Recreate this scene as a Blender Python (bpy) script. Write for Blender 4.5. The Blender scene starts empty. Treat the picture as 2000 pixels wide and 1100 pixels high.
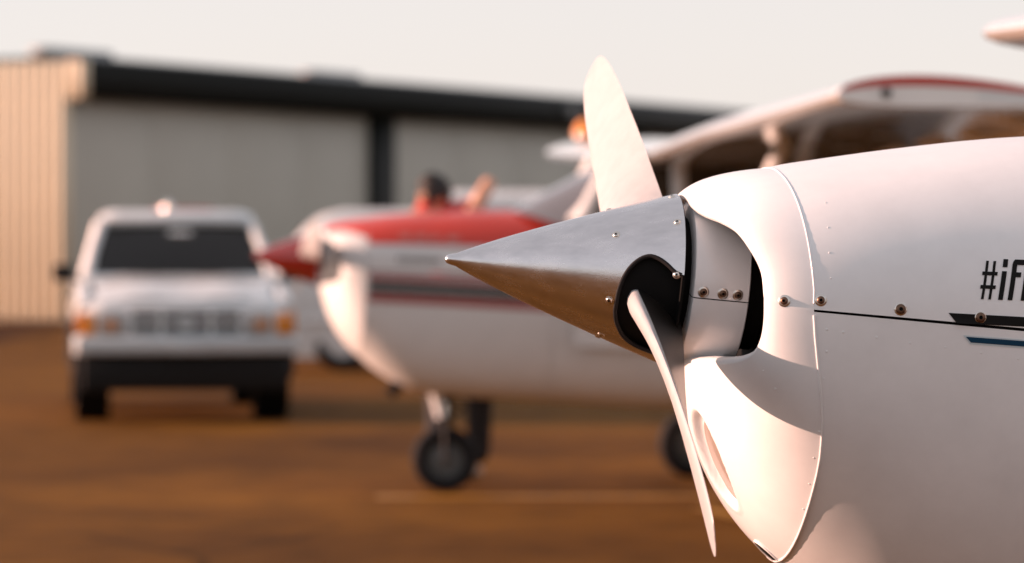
import bpy, bmesh, math, random
from mathutils import Vector, Matrix, Euler
from mathutils.bvhtree import BVHTree

random.seed(7)
R = math.radians
scene = bpy.context.scene
COL = scene.collection

# ------------------------------------------------------------------ camera
cam_d = bpy.data.cameras.new("camera")
cam = bpy.data.objects.new("camera", cam_d)
COL.objects.link(cam)
cam.location = (0, 0, 1.41)
cam.rotation_euler = (R(90), 0, 0)
cam_d.lens = 135
cam_d.sensor_width = 36
cam_d.shift_y = -0.039
cam_d.clip_start = 0.1
cam_d.clip_end = 6000
cam_d.dof.use_dof = True
cam_d.dof.focus_distance = 6.84
cam_d.dof.aperture_fstop = 3.5
cam_d.dof.aperture_blades = 0
scene.camera = cam

# ------------------------------------------------------------------ world and sun
SUN_EL, SUN_AZ = 13.0, 272.0          # azimuth clockwise from +Y: the sun stands at -X
SKY_STRENGTH = 0.121
world = bpy.data.worlds.new("World")
scene.world = world
world.use_nodes = True
nt = world.node_tree
bg = nt.nodes["Background"]
sky = nt.nodes.new("ShaderNodeTexSky")
sky.sky_type = 'NISHITA'
sky.sun_disc = False
sky.sun_elevation = R(SUN_EL)
sky.sun_rotation = R(SUN_AZ)
sky.air_density = 1.0
sky.dust_density = 0.5
sky.ozone_density = 1.0
hs = nt.nodes.new("ShaderNodeHueSaturation")
hs.inputs["Saturation"].default_value = 0.5
hs.inputs["Value"].default_value = 1.0
nt.links.new(sky.outputs[0], hs.inputs["Color"])
veil = nt.nodes.new("ShaderNodeMix")       # even pale veil of high haze over the whole sky
veil.data_type = 'RGBA'
veil.inputs["Factor"].default_value = 0.74
veil.inputs["B"].default_value = (2.25, 2.27, 2.27, 1)
nt.links.new(hs.outputs[0], veil.inputs["A"])
tint = nt.nodes.new("ShaderNodeMix")       # thin pinkish tone
tint.data_type = 'RGBA'
tint.blend_type = 'MULTIPLY'
tint.inputs["Factor"].default_value = 1.0
tint.inputs["B"].default_value = (1.03, 0.948, 0.965, 1)
nt.links.new(veil.outputs["Result"], tint.inputs["A"])
nt.links.new(tint.outputs["Result"], bg.inputs["Color"])
bg.inputs["Strength"].default_value = SKY_STRENGTH

sun_d = bpy.data.lights.new("sun", 'SUN')
sun_d.energy = 4.1
sun_d.angle = R(0.55)
sun_d.color = (1.0, 0.57, 0.43)
sun = bpy.data.objects.new("sun", sun_d)
COL.objects.link(sun)
sun.location = (-30, 0, 30)
_az = R(SUN_AZ)
_to_sun = Vector((math.sin(_az) * math.cos(R(SUN_EL)), math.cos(_az) * math.cos(R(SUN_EL)), math.sin(R(SUN_EL))))
sun.rotation_euler = _to_sun.to_track_quat('Z', 'Y').to_euler()

vs = scene.view_settings
vs.view_transform = 'Standard'
vs.look = 'None'
vs.gamma = 1
vs.use_curve_mapping = False
vs.exposure = 1.36

# ------------------------------------------------------------------ materials
def mat(name, color, rough=0.5, metal=0.0, coat=0.0, spec=0.5, noise=0.0, scale=8.0, bump=0.0, bscale=60.0, trans=0.0, stretch=None):
    m = bpy.data.materials.new(name)
    m.use_nodes = True
    t = m.node_tree
    b = t.nodes["Principled BSDF"]
    b.inputs["Base Color"].default_value = (*color, 1)
    b.inputs["Roughness"].default_value = rough
    b.inputs["Metallic"].default_value = metal
    b.inputs["Coat Weight"].default_value = coat
    b.inputs["Coat Roughness"].default_value = 0.08
    b.inputs["Specular IOR Level"].default_value = spec
    b.inputs["Transmission Weight"].default_value = trans
    if noise or bump:
        co = t.nodes.new("ShaderNodeTexCoord")
        mp = t.nodes.new("ShaderNodeMapping")
        if stretch:
            mp.inputs["Scale"].default_value = stretch
        t.links.new(co.outputs["Object"], mp.inputs["Vector"])
    if noise:
        n = t.nodes.new("ShaderNodeTexNoise")
        n.inputs["Scale"].default_value = scale
        n.inputs["Detail"].default_value = 6
        n.inputs["Roughness"].default_value = 0.65
        t.links.new(mp.outputs[0], n.inputs["Vector"])
        r = t.nodes.new("ShaderNodeValToRGB")
        r.color_ramp.elements[0].position = 0.3
        r.color_ramp.elements[1].position = 0.7
        r.color_ramp.elements[0].color = (*[c * (1 - noise) for c in color], 1)
        r.color_ramp.elements[1].color = (*[min(1, c * (1 + noise * 0.6)) for c in color], 1)
        t.links.new(n.outputs["Fac"], r.inputs["Fac"])
        t.links.new(r.outputs[0], b.inputs["Base Color"])
        mr = t.nodes.new("ShaderNodeMapRange")
        mr.inputs["To Min"].default_value = max(0.02, rough - 0.08)
        mr.inputs["To Max"].default_value = rough + 0.08
        t.links.new(n.outputs["Fac"], mr.inputs["Value"])
        t.links.new(mr.outputs[0], b.inputs["Roughness"])
    if bump:
        n2 = t.nodes.new("ShaderNodeTexNoise")
        n2.inputs["Scale"].default_value = bscale
        n2.inputs["Detail"].default_value = 4
        t.links.new(mp.outputs[0], n2.inputs["Vector"])
        bp = t.nodes.new("ShaderNodeBump")
        bp.inputs["Strength"].default_value = bump
        bp.inputs["Distance"].default_value = 0.01
        t.links.new(n2.outputs["Fac"], bp.inputs["Height"])
        t.links.new(bp.outputs[0], b.inputs["Normal"])
    return m

M = {}
M['white'] = mat('white_paint', (0.77, 0.80, 0.82), 0.32, coat=0.4, noise=0.10, scale=3, bump=0.02, bscale=7)
M['white2'] = mat('white_aircraft_paint', (0.64, 0.66, 0.66), 0.5, coat=0.0, spec=0.3, noise=0.05, scale=4)
M['wing'] = mat('glossy_wing_paint', (0.74, 0.73, 0.71), 0.09, coat=0.9, spec=0.8, noise=0.04, scale=2)
M['alu'] = mat('polished_aluminium', (0.67, 0.675, 0.69), 0.26, metal=1.0, noise=0.12, scale=26, bump=0.02, bscale=180, stretch=(.35, 1.4, 1.4))
M['blade'] = mat('propeller_paint', (0.40, 0.41, 0.42), 0.42, noise=0.08, scale=30, bump=0.03, bscale=300)
M['black'] = mat('painted_void_black', (0.006, 0.006, 0.006), 0.8, spec=0.1)  # near-black that paints the dark inside gaps and openings
M['rubber'] = mat('black_rubber', (0.011, 0.011, 0.012), 0.7, spec=0.2, noise=0.3, scale=20)
M['screw'] = mat('screw_steel', (0.62, 0.60, 0.56), 0.28, metal=1.0)
M['screw_dark'] = mat('rusty_screw_head', (0.16, 0.10, 0.07), 0.4, metal=0.8, noise=0.4, scale=300)
M['vinyl_black'] = mat('black_vinyl', (0.006, 0.006, 0.006), 0.6, spec=0.15)
M['vinyl_blue'] = mat('blue_vinyl', (0.004, 0.04, 0.085), 0.6, spec=0.15)
M['vinyl_pale'] = mat('pale_blue_vinyl', (0.52, 0.62, 0.66), 0.35)
M['red'] = mat('red_aircraft_paint', (0.50, 0.028, 0.012), 0.35, coat=0.15, noise=0.1, scale=4)
M['red_stripe'] = mat('dull_red_stripe', (0.30, 0.05, 0.045), 0.4)
M['dark_stripe'] = mat('dark_grey_stripe', (0.025, 0.03, 0.03), 0.4)
M['grey_stripe'] = mat('grey_stripe', (0.16, 0.17, 0.17), 0.4)
M['blade_back'] = mat('black_propeller_back', (0.010, 0.009, 0.008), 0.38)
M['screen'] = mat('sky_sheen_windscreen', (0.11, 0.12, 0.135), 0.08, coat=0.5)  # paler than the glass: reflected sky put into the base colour
M['spinner_red'] = mat('dark_red_spinner_paint', (0.17, 0.012, 0.010), 0.15, coat=1.0)
M['glass'] = mat('tinted_glass', (0.03, 0.026, 0.02), 0.04, spec=0.6)
M['lens_clear'] = mat('clear_lens', (0.34, 0.34, 0.33), 0.1, coat=1.0)
M['lens_amber'] = mat('amber_lens', (0.70, 0.24, 0.015), 0.15, coat=1.0)
M['lens_dull'] = mat('dull_orange_bulb', (0.45, 0.20, 0.08), 0.3)
M['lens_red'] = mat('red_lens', (0.5, 0.03, 0.02), 0.15, coat=1.0)
M['grille_dark'] = mat('dark_grille_plastic', (0.10, 0.11, 0.11), 0.5)
M['chrome'] = mat('chrome', (0.8, 0.79, 0.77), 0.12, metal=1.0)
M['truck'] = mat('white_truck_paint', (0.60, 0.64, 0.65), 0.28, coat=0.6, noise=0.06, scale=3)
M['bumper'] = mat('grey_bumper', (0.46, 0.51, 0.53), 0.3, metal=0.2)
M['plastic'] = mat('black_plastic', (0.007, 0.007, 0.007), 0.6, spec=0.2)
M['seat'] = mat('reflection_grey_seat', (0.62, 0.62, 0.60), 0.8)
M['fascia'] = mat('charcoal_metal', (0.009, 0.011, 0.010), 0.6, spec=0.2, noise=0.15, scale=2)
M['siding'] = mat('cream_siding', (0.70, 0.61, 0.45), 0.5, noise=0.05, scale=1.5)
M['door'] = mat('grey_door_metal', (0.43, 0.425, 0.37), 0.5, noise=0.08, scale=0.6)
M['roof'] = mat('grey_roof_metal', (0.25, 0.27, 0.28), 0.45, noise=0.1, scale=1)
M['skin'] = mat('skin', (0.55, 0.28, 0.17), 0.5)
M['hair'] = mat('dark_hair', (0.012, 0.010, 0.009), 0.6, bump=0.4, bscale=90)
M['shirt'] = mat('red_shirt', (0.42, 0.02, 0.02), 0.8, bump=0.2, bscale=30)
M['trousers'] = mat('black_trousers', (0.014, 0.015, 0.018), 0.8)
M['shoe'] = mat('tan_shoe', (0.32, 0.17, 0.07), 0.4)
M['yellow'] = mat('worn_yellow_line', (0.36, 0.17, 0.004), 0.6, noise=0.35, scale=6)
M['hill'] = mat('brown_hills', (0.10, 0.07, 0.04), 0.9, noise=0.3, scale=0.02)

# tinted see-through glass
g = bpy.data.materials.new('see_through_glass'); g.use_nodes = True
t = g.node_tree; t.nodes.clear()
o_ = t.nodes.new("ShaderNodeOutputMaterial"); mx = t.nodes.new("ShaderNodeMixShader")
tr = t.nodes.new("ShaderNodeBsdfTransparent"); tr.inputs[0].default_value = (0.55, 0.56, 0.52, 1)
gl = t.nodes.new("ShaderNodeBsdfGlossy"); gl.inputs["Roughness"].default_value = 0.05
fr = t.nodes.new("ShaderNodeFresnel"); fr.inputs[0].default_value = 1.5
t.links.new(fr.outputs[0], mx.inputs[0]); t.links.new(tr.outputs[0], mx.inputs[1]); t.links.new(gl.outputs[0], mx.inputs[2])
t.links.new(mx.outputs[0], o_.inputs[0])
M['see'] = g

def ground_mat(name, c0, c1, c2, sc):
    m = bpy.data.materials.new(name); m.use_nodes = True
    t = m.node_tree; b = t.nodes["Principled BSDF"]
    b.inputs["Roughness"].default_value = 0.85
    b.inputs["Specular IOR Level"].default_value = 0.06
    co = t.nodes.new("ShaderNodeTexCoord")
    n1 = t.nodes.new("ShaderNodeTexNoise"); n1.inputs["Scale"].default_value = sc; n1.inputs["Detail"].default_value = 7; n1.inputs["Roughness"].default_value = 0.6
    n2 = t.nodes.new("ShaderNodeTexNoise"); n2.inputs["Scale"].default_value = sc * 9; n2.inputs["Detail"].default_value = 5
    n3 = t.nodes.new("ShaderNodeTexNoise"); n3.inputs["Scale"].default_value = 70; n3.inputs["Detail"].default_value = 3
    for n in (n1, n2, n3): t.links.new(co.outputs["Object"], n.inputs["Vector"])
    r1 = t.nodes.new("ShaderNodeValToRGB")
    r1.color_ramp.elements[0].position = 0.30; r1.color_ramp.elements[0].color = (*c0, 1)
    r1.color_ramp.elements[1].position = 0.70; r1.color_ramp.elements[1].color = (*c2, 1)
    e = r1.color_ramp.elements.new(0.5); e.color = (*c1, 1)
    t.links.new(n1.outputs["Fac"], r1.inputs["Fac"])
    r2 = t.nodes.new("ShaderNodeValToRGB")
    r2.color_ramp.elements[0].position = 0.33; r2.color_ramp.elements[0].color = (0.45, 0.45, 0.45, 1)
    r2.color_ramp.elements[1].position = 0.60; r2.color_ramp.elements[1].color = (1.1, 1.1, 1.1, 1)
    t.links.new(n2.outputs["Fac"], r2.inputs["Fac"])
    mul = t.nodes.new("ShaderNodeMix"); mul.data_type = 'RGBA'; mul.blend_type = 'MULTIPLY'; mul.inputs["Factor"].default_value = 0.5
    t.links.new(r1.outputs[0], mul.inputs["A"]); t.links.new(r2.outputs[0], mul.inputs["B"])
    # dark crack lines
    vor = t.nodes.new("ShaderNodeTexVoronoi"); vor.feature = 'DISTANCE_TO_EDGE'; vor.inputs["Scale"].default_value = 0.33
    nd = t.nodes.new("ShaderNodeMix"); nd.data_type = 'RGBA'; nd.inputs["Factor"].default_value = 0.25
    t.links.new(co.outputs["Object"], nd.inputs["A"]); t.links.new(n1.outputs["Color"], nd.inputs["B"])
    t.links.new(nd.outputs["Result"], vor.inputs["Vector"])
    lt = t.nodes.new("ShaderNodeMapRange"); lt.inputs["From Max"].default_value = 0.009
    lt.inputs["To Min"].default_value = 0.35
    t.links.new(vor.outputs["Distance"], lt.inputs["Value"])
    mul2 = t.nodes.new("ShaderNodeMix"); mul2.data_type = 'RGBA'; mul2.blend_type = 'MULTIPLY'; mul2.inputs["Factor"].default_value = 0.8
    t.links.new(mul.outputs["Result"], mul2.inputs["A"]); t.links.new(lt.outputs[0], mul2.inputs["B"])
    t.links.new(mul2.outputs["Result"], b.inputs["Base Color"])
    bp = t.nodes.new("ShaderNodeBump"); bp.inputs["Strength"].default_value = 0.5; bp.inputs["Distance"].default_value = 0.01
    t.links.new(n3.outputs["Fac"], bp.inputs["Height"]); t.links.new(bp.outputs[0], b.inputs["Normal"])
    return m
M['ground'] = ground_mat('brown_asphalt', (0.070, 0.029, 0.005), (0.128, 0.055, 0.008), (0.185, 0.083, 0.011), 0.32)
M['soil'] = ground_mat('dark_soil', (0.04, 0.017, 0.006), (0.055, 0.022, 0.008), (0.07, 0.029, 0.010), 0.4)

# ------------------------------------------------------------------ helpers
ORG = Vector((0, 0, 0))              # subtracted from every vertex of the thing being built

def link(name, me, m=None, parent=None, smooth=True):
    o = bpy.data.objects.new(name, me)
    COL.objects.link(o)
    if m is not None:
        for k in (m if isinstance(m, (list, tuple)) else [m]):
            me.materials.append(M[k])
    if parent is not None: o.parent = parent
    if smooth:
        for p in me.polygons: p.use_smooth = True
    return o

def mesh(name, verts, faces, m=None, parent=None, smooth=True, mi=None):
    me = bpy.data.meshes.new(name)
    me.from_pydata([Vector(v) - ORG for v in verts], [], faces)
    if mi:
        for p, k in zip(me.polygons, mi): p.material_index = k
    me.validate(); me.update()
    return link(name, me, m, parent, smooth)

def sharp(o, ang=35):
    me = o.data
    bm = bmesh.new(); bm.from_mesh(me)
    bmesh.ops.remove_doubles(bm, verts=bm.verts, dist=1e-5)
    bmesh.ops.recalc_face_normals(bm, faces=bm.faces)
    for e in bm.edges:
        if len(e.link_faces) == 2:
            e.smooth = e.calc_face_angle(0) < R(ang)
    bm.to_mesh(me); bm.free()
    return o

def grid_faces(nu, nv, closed_v=False, off=0):
    f = []
    for i in range(nu - 1):
        for j in range(nv if closed_v else nv - 1):
            a = i * nv + j; b = i * nv + (j + 1) % nv
            f.append((off + a, off + b, off + b + nv, off + a + nv))
    return f

def bm_obj(name, bm, m, parent=None, smooth=True, ang=35):
    for v in bm.verts: v.co -= ORG
    me = bpy.data.meshes.new(name)
    for e in bm.edges:
        if len(e.link_faces) == 2: e.smooth = e.calc_face_angle(0) < R(ang)
    bm.to_mesh(me); bm.free()
    return link(name, me, m, parent, smooth)

def box(bm, c, s, rot=None, bevel=0.0):
    r = bmesh.ops.create_cube(bm, size=1)
    vv = r['verts']
    bmesh.ops.scale(bm, vec=s, verts=vv)
    if bevel:
        ee = list({e for v in vv for e in v.link_edges})
        rb = bmesh.ops.bevel(bm, geom=ee, offset=bevel, segments=2, affect='EDGES', profile=0.5)
        vv = list({v for f in rb['faces'] for v in f.verts} | {v for v in vv if v.is_valid})
    if rot is not None: bmesh.ops.rotate(bm, matrix=rot, verts=vv)
    bmesh.ops.translate(bm, vec=c, verts=vv)
    return vv

def box_obj(name, c, s, m, parent=None, bevel=0.0, rot=None):
    bm = bmesh.new(); box(bm, Vector(c), s, rot, bevel)
    return bm_obj(name, bm, m, parent)

def tube(name, pts, rad, m, parent=None, seg=12, closed=False, caps=True):
    pts = [Vector(p) for p in pts]
    n = len(pts)
    rads = rad if isinstance(rad, (list, tuple)) else [rad] * n
    vs_, up = [], None
    for i, p in enumerate(pts):
        if closed: d = pts[(i + 1) % n] - pts[i - 1]
        else: d = pts[min(i + 1, n - 1)] - pts[max(i - 1, 0)]
        d.normalize()
        if up is None:
            up = d.orthogonal().normalized()
        up = (up - d * up.dot(d)).normalized()
        sd = d.cross(up)
        for k in range(seg):
            a = 2 * math.pi * k / seg
            vs_.append(p + (up * math.cos(a) + sd * math.sin(a)) * rads[i])
    f = grid_faces(n, seg, True)
    if closed:
        for j in range(seg):
            f.append(((n - 1) * seg + j, (n - 1) * seg + (j + 1) % seg, (j + 1) % seg, j))
    elif caps:
        f.append(tuple(range(seg))[::-1]); f.append(tuple((n - 1) * seg + k for k in range(seg)))
    return sharp(mesh(name, vs_, f, m, parent), 50)

def lathe(name, prof, axis_o, ax, m, parent=None, seg=48, mi=None):
    """prof: list of (along, radius); ax: axis direction"""
    ax = Vector(ax).normalized(); o = Vector(axis_o)
    a1 = ax.orthogonal().normalized(); a2 = ax.cross(a1)
    vs_, f, mm = [], [], []
    for (h, r) in prof:
        for k in range(seg):
            a = 2 * math.pi * k / seg
            vs_.append(o + ax * h + (a1 * math.cos(a) + a2 * math.sin(a)) * max(r, 1e-5))
    f = grid_faces(len(prof), seg, True)
    if mi: mm = [mi[i] for i in range(len(prof) - 1) for _ in range(seg)]
    return sharp(mesh(name, vs_, f, m, parent, mi=mm or None), 40)

def empty(name, loc, rot=(0, 0, 0), label=None, cat=None, group=None):
    o = bpy.data.objects.new(name, None)
    o.empty_display_size = 0.3
    COL.objects.link(o)
    o.location = loc; o.rotation_euler = rot
    if label: o['label'] = label
    if cat: o['category'] = cat
    if group: o['group'] = group
    return o

def interp(tab, x):
    """monotone smooth interpolation of a list of (x, v...)"""
    if x <= tab[0][0]: return tab[0][1:]
    for i in range(len(tab) - 1):
        a, b = tab[i], tab[i + 1]
        if x <= b[0]:
            h = b[0] - a[0]; t_ = (x - a[0]) / h
            out = []
            for k in range(1, len(a)):
                def slope(j):
                    if j == 0: return (tab[1][k] - tab[0][k]) / (tab[1][0] - tab[0][0])
                    if j == len(tab) - 1: return (tab[-1][k] - tab[-2][k]) / (tab[-1][0] - tab[-2][0])
                    d0 = (tab[j][k] - tab[j-1][k]) / (tab[j][0] - tab[j-1][0])
                    d1 = (tab[j+1][k] - tab[j][k]) / (tab[j+1][0] - tab[j][0])
                    return 0 if d0 * d1 <= 0 else 2 * d0 * d1 / (d0 + d1)
                m0, m1 = slope(i) * h, slope(i + 1) * h
                t2, t3 = t_ * t_, t_ ** 3
                out.append((2*t3-3*t2+1)*a[k] + (t3-2*t2+t_)*m0 + (-2*t3+3*t2)*b[k] + (t3-t2)*m1)
            return tuple(out)
    return tab[-1][1:]

def catmull(pts, n):
    """resample an open polyline with a Catmull-Rom spline to n points, even in arc length"""
    P = [Vector(p) for p in pts]
    P = [2 * P[0] - P[1]] + P + [2 * P[-1] - P[-2]]
    dense = []
    for i in range(1, len(P) - 2):
        for k in range(16):
            t_ = k / 16
            p0, p1, p2, p3 = P[i-1:i+3]
            dense.append(0.5 * ((2*p1) + (p2-p0)*t_ + (2*p0-5*p1+4*p2-p3)*t_**2 + (3*p1-p0-3*p2+p3)*t_**3))
    dense.append(P[-2])
    L = [0]
    for a, b in zip(dense, dense[1:]): L.append(L[-1] + (b - a).length)
    out, j = [], 0
    for k in range(n):
        x = L[-1] * k / (n - 1)
        while j < len(L) - 2 and L[j + 1] < x: j += 1
        h = L[j + 1] - L[j]
        out.append(dense[j].lerp(dense[j + 1], (x - L[j]) / h if h else 0))
    return out

def apply_boolean(o, cutters):
    for c in cutters:
        md = o.modifiers.new('cut', 'BOOLEAN'); md.operation = 'DIFFERENCE'; md.object = c; md.solver = 'EXACT'
    dg = bpy.context.evaluated_depsgraph_get()
    me = bpy.data.meshes.new_from_object(o.evaluated_get(dg))
    o.modifiers.clear()
    o.data = me
    for c in cutters: bpy.data.objects.remove(c)
    return o

def skin_figure(name, joints, edges, m, parent=None, root=0, sub=2):
    """joints: list of (x,y,z,r) or (x,y,z,rx,ry)"""
    me = bpy.data.meshes.new(name)
    me.from_pydata([Vector(j[:3]) - ORG for j in joints], edges, [])
    o = link(name, me, m, parent, smooth=False)
    sk = o.modifiers.new('skin', 'SKIN'); sk.use_smooth_shade = True
    o.modifiers.new('sub', 'SUBSURF').levels = sub
    o.modifiers['sub'].render_levels = sub
    sv = me.skin_vertices[0].data
    for i, j in enumerate(joints):
        sv[i].radius = (j[3], j[4] if len(j) > 4 else j[3])
        sv[i].use_root = (i == root)
    return o

# ------------------------------------------------------------------ ground, hills, lines
def sheet(name, x0, x1, y0, y1, z, m, kind='structure', nx=1, ny=1):
    vs_ = [(x0 + (x1-x0)*i/nx, y0 + (y1-y0)*j/ny, z) for i in range(nx+1) for j in range(ny+1)]
    f = [(i*(ny+1)+j, (i+1)*(ny+1)+j, (i+1)*(ny+1)+j+1, i*(ny+1)+j+1) for i in range(nx) for j in range(ny)]
    o = mesh(name, vs_, f, m, smooth=False)
    o['kind'] = kind
    return o
sheet('ground', -3000, 3000, -3000, 3000, 0.0, 'ground')
so = sheet('soil_verge', -60, -7.2, 50.5, 66.0, 0.004, 'soil')
def painted_line(p, q, w, z=0.004):
    p, q = Vector((*p, z)), Vector((*q, z))
    d = (q - p).normalized(); sd = Vector((-d.y, d.x, 0)) * w / 2
    n = 24; vs_, f = [], []
    for i in range(n + 1):
        c = p.lerp(q, i / n); j = 1 + random.uniform(-.12, .12)
        vs_ += [c + sd * j, c - sd * j]
    o = mesh('painted_line', vs_, [(2*i, 2*i+1, 2*i+3, 2*i+2) for i in range(n)], 'yellow', smooth=False)
    o['kind'] = 'structure'
    return o
painted_line((-0.75, 21.15), (16, 21.6), 0.24)
painted_line((1.0, 20.2), (2.6, 13.5), 0.14, 0.012)

vs_, n = [], 120
for i in range(n + 1):
    a = 2 * math.pi * i / n
    h = 7 + 5 * math.sin(a * 3.1 + 1) + 4 * math.sin(a * 7.3) + 2 * math.sin(a * 17.7 + 2)
    if 1.7 < a < 2.9 or a < 1.4: h *= 0.9
    for (rr, hh) in ((1500, -1), (1620, max(2, h)), (1800, max(2, h) * 0.8), (2000, -1)):
        vs_.append((rr * math.cos(a), rr * math.sin(a), hh))
hl = mesh('hills', vs_, grid_faces(n + 1, 4), 'hill'); hl['kind'] = 'structure'

# ------------------------------------------------------------------ hangar
HC = Vector((-7.77, 67.0, 0))
HF = Vector((0.43, 0.903, 0)).normalized()       # along the door front
HE = Vector((-HF.y, HF.x, 0))                     # along the end wall
HN = -HE                                          # out of the door front
HL, HW, HH = 46.0, 17.0, 4.6
hang = empty('hangar', HC, (0, 0, 0), 'long low metal hangar with charcoal eave band, grey doors and sunlit cream end wall', 'hangar')
ORG = HC.copy()
def hbox(name, t0, t1, e0, e1, z0, z1, m, parent=hang, bevel=0.0):
    c = HC + HF * (t0 + t1) / 2 + HE * (e0 + e1) / 2 + Vector((0, 0, (z0 + z1) / 2))
    rot = Matrix((HF, HE, Vector((0, 0, 1)))).transposed()
    return box_obj(name, c, (t1 - t0, e1 - e0, z1 - z0), m, parent, bevel, rot)
wall_e = hbox('end_wall', 0.0, 0.16, 0.0, HW, 0, HH - 0.03, 'siding')
hbox('eave_return', 0.0, 0.16, -0.36, -0.003, 3.90, HH - 0.03, 'siding')
hbox('rear_wall', 0.17, HL, HW - 0.16, HW, 0, HH - 0.03, 'siding')
hbox('end_wall', HL, HL + 0.16, 0.0, HW, 0, HH - 0.03, 'siding')
rib_me = None
k = 0
e = -0.30
while e < HW:
    z0 = 0.05 if e > 0.03 else 3.93
    if rib_me is None or e <= 0.03:
        o = hbox('siding_rib', -0.03, -0.002, e, e + 0.07, z0, HH - 0.05, 'siding', wall_e, 0.008)
        if e > 0.03: rib_me = o; e_first = e
    else:
        o = rib_me.copy(); COL.objects.link(o); o.location = rib_me.location + HE * (e - e_first); o.parent = wall_e
    e += 0.20
hbox('eave_band', 0.163, HL, -0.36, -0.20, 3.92, HH, 'fascia')
hbox('eave_soffit', 0.163, HL, -0.198, 0.30, 3.95, 4.05, 'fascia')
hbox('roof', 0.165, HL, -0.15, HW, HH - 0.02, HH + 0.06, 'roof')
t0 = 0.17
posts = [(11.47, 12.47), (24.2, 25.2), (35.8, 36.8)]
for i, (pa, pb) in enumerate(posts + [(HL, HL)]):
    dr = hbox('hangar_door', t0 + 0.004, pa - 0.004, 0.10, 0.18, 0.05, 3.94, 'door')
    n = 4
    for j in range(n):
        w = (pa - t0) / n
        hbox('door_panel', t0 + w * j + 0.003, t0 + w * (j + 1) - 0.003, 0.07, 0.099, 0.08, 3.9, 'door', dr, 0.006)
    if pb > pa: hbox('door_post', pa, pb, -0.05, 0.2, 0, 3.92, 'fascia')
    t0 = pb
def roof_vent(t, e, w, d, h):
    v = hbox('roof_vent', t - w/2, t + w/2, e - d/2, e + d/2, HH + 0.06, HH + 0.06 + h, 'roof', hang, 0.05)
    hbox('vent_end', t - w/2 - 0.03, t - w/2 - 0.002, e - d/2 + .02, e + d/2 - .02, HH + 0.08, HH + 0.03 + h, 'roof', v)
roof_vent(1.15, 0.6, 2.2, 0.4, 0.17)
roof_vent(10.7, 0.5, 2.0, 0.36, 0.15)
c = HC + HF * 20.2 - HE * 0.38 + Vector((0, 0, 4.28))
fl = lathe('floodlight', [(0, 0.001), (0, .16), (.10, .17), (.14, .15), (.141, .13), (.13, .001)], c, HN, 'grey_stripe', hang, 20)
ORG = Vector((0, 0, 0))

# ------------------------------------------------------------------ body lofts
def rrect(w, d, r, n=5):
    """rounded rectangle outline centred at 0: list of (x,y)"""
    out = []
    for (cx, cy, a0) in ((w/2-r, d/2-r, 0), (-w/2+r, d/2-r, 90), (-w/2+r, -d/2+r, 180), (w/2-r, -d/2+r, 270)):
        for k in range(n):
            a = R(a0 + 90 * k / (n - 1))
            out.append((cx + r * math.cos(a), cy + r * math.sin(a)))
    return out

def zloft(name, secs, m, parent, n=5):
    """secs: (z, x0, x1, y0, y1, r) horizontal rounded rectangles stacked in z"""
    vs_ = []
    for (z, x0, x1, y0, y1, r) in secs:
        for (x, y) in rrect(x1 - x0, y1 - y0, r, n):
            vs_.append((x + (x0 + x1) / 2, y + (y0 + y1) / 2, z))
    k = 4 * n
    f = grid_faces(len(secs), k, True)
    f.append(tuple(range(k))[::-1]); f.append(tuple((len(secs) - 1) * k + i for i in range(k)))
    return sharp(mesh(name, vs_, f, m, parent), 40)

def quadpatch(name, corners, m, parent, thick=0.006, nu=6, nv=6, bulge=None, parent_name=None):
    """slightly bulged pane with thickness. corners a,b,c,d counter clockwise"""
    a, b, c, d = [Vector(p) for p in corners]
    nrm = (b - a).cross(d - a).normalized()
    vs_ = []
    for side in (0, 1):
        for i in range(nu + 1):
            for j in range(nv + 1):
                u_, v_ = i / nu, j / nv
                p = a.lerp(b, u_).lerp(d.lerp(c, u_), v_)
                if bulge: p = p + nrm * bulge * (1 - (2*u_-1)**2) * (1 - (2*v_-1)**2 * .5)
                vs_.append(p - nrm * thick * side)
    f = grid_faces(nu + 1, nv + 1)
    N = (nu + 1) * (nv + 1)
    f += [tuple(N + i for i in q[::-1]) for q in f]
    ring = [i * (nv + 1) for i in range(nu + 1)] + [nu * (nv + 1) + j for j in range(1, nv + 1)] + \
           [i * (nv + 1) + nv for i in range(nu - 1, -1, -1)] + [j for j in range(nv - 1, 0, -1)]
    for i in range(len(ring)):
        x, y = ring[i], ring[(i + 1) % len(ring)]
        f.append((x, y, N + y, N + x))
    return sharp(mesh(name, vs_, f, m, parent), 40)

def wheel(name, c, axis, r, w, parent, rim_m='chrome', seg=36):
    """tyre with rim child"""
    ty = lathe(name, [(-w*.42, r*.55), (-w*.5, r*.68), (-w*.5, r*.86), (-w*.40, r*.97), (-w*.2, r), (w*.2, r), (w*.40, r*.97), (w*.5, r*.86), (w*.5, r*.68), (w*.42, r*.55)],
               c, axis, 'rubber', parent, seg)
    lathe('rim', [(-w*.40, .001), (-w*.36, r*.18), (-w*.25, r*.25), (-w*.18, r*.46), (-w*.40, r*.56), (w*.40, r*.56), (w*.18, r*.46), (w*.25, r*.25), (w*.36, r*.18), (w*.40, .001)],
          c, axis, rim_m, ty, seg)
    return ty

# ------------------------------------------------------------------ pickup truck (local: x right as the camera sees it, y back, z up; front bumper at y=0)
truck = empty('pickup_truck', (-2.51, 29.6, 0), (0, 0, R(7.2)),
              'white pickup truck with amber side lights and roof beacon, facing the camera before the hangar', 'truck')
T = truck
# lower body, hood, fenders
zloft('body', [(.50, -.80, .80, .12, 5.0, .06), (.62, -.865, .865, .10, 5.0, .16), (.80, -.875, .875, .09, 5.0, .19),
               (.90, -.862, .862, .105, 5.0, .21), (.955, -.84, .84, .15, 5.0, .23), (.985, -.81, .81, .21, 4.99, .24), (1.00, -.77, .77, .28, 4.98, .24)], 'truck', T)
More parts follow.
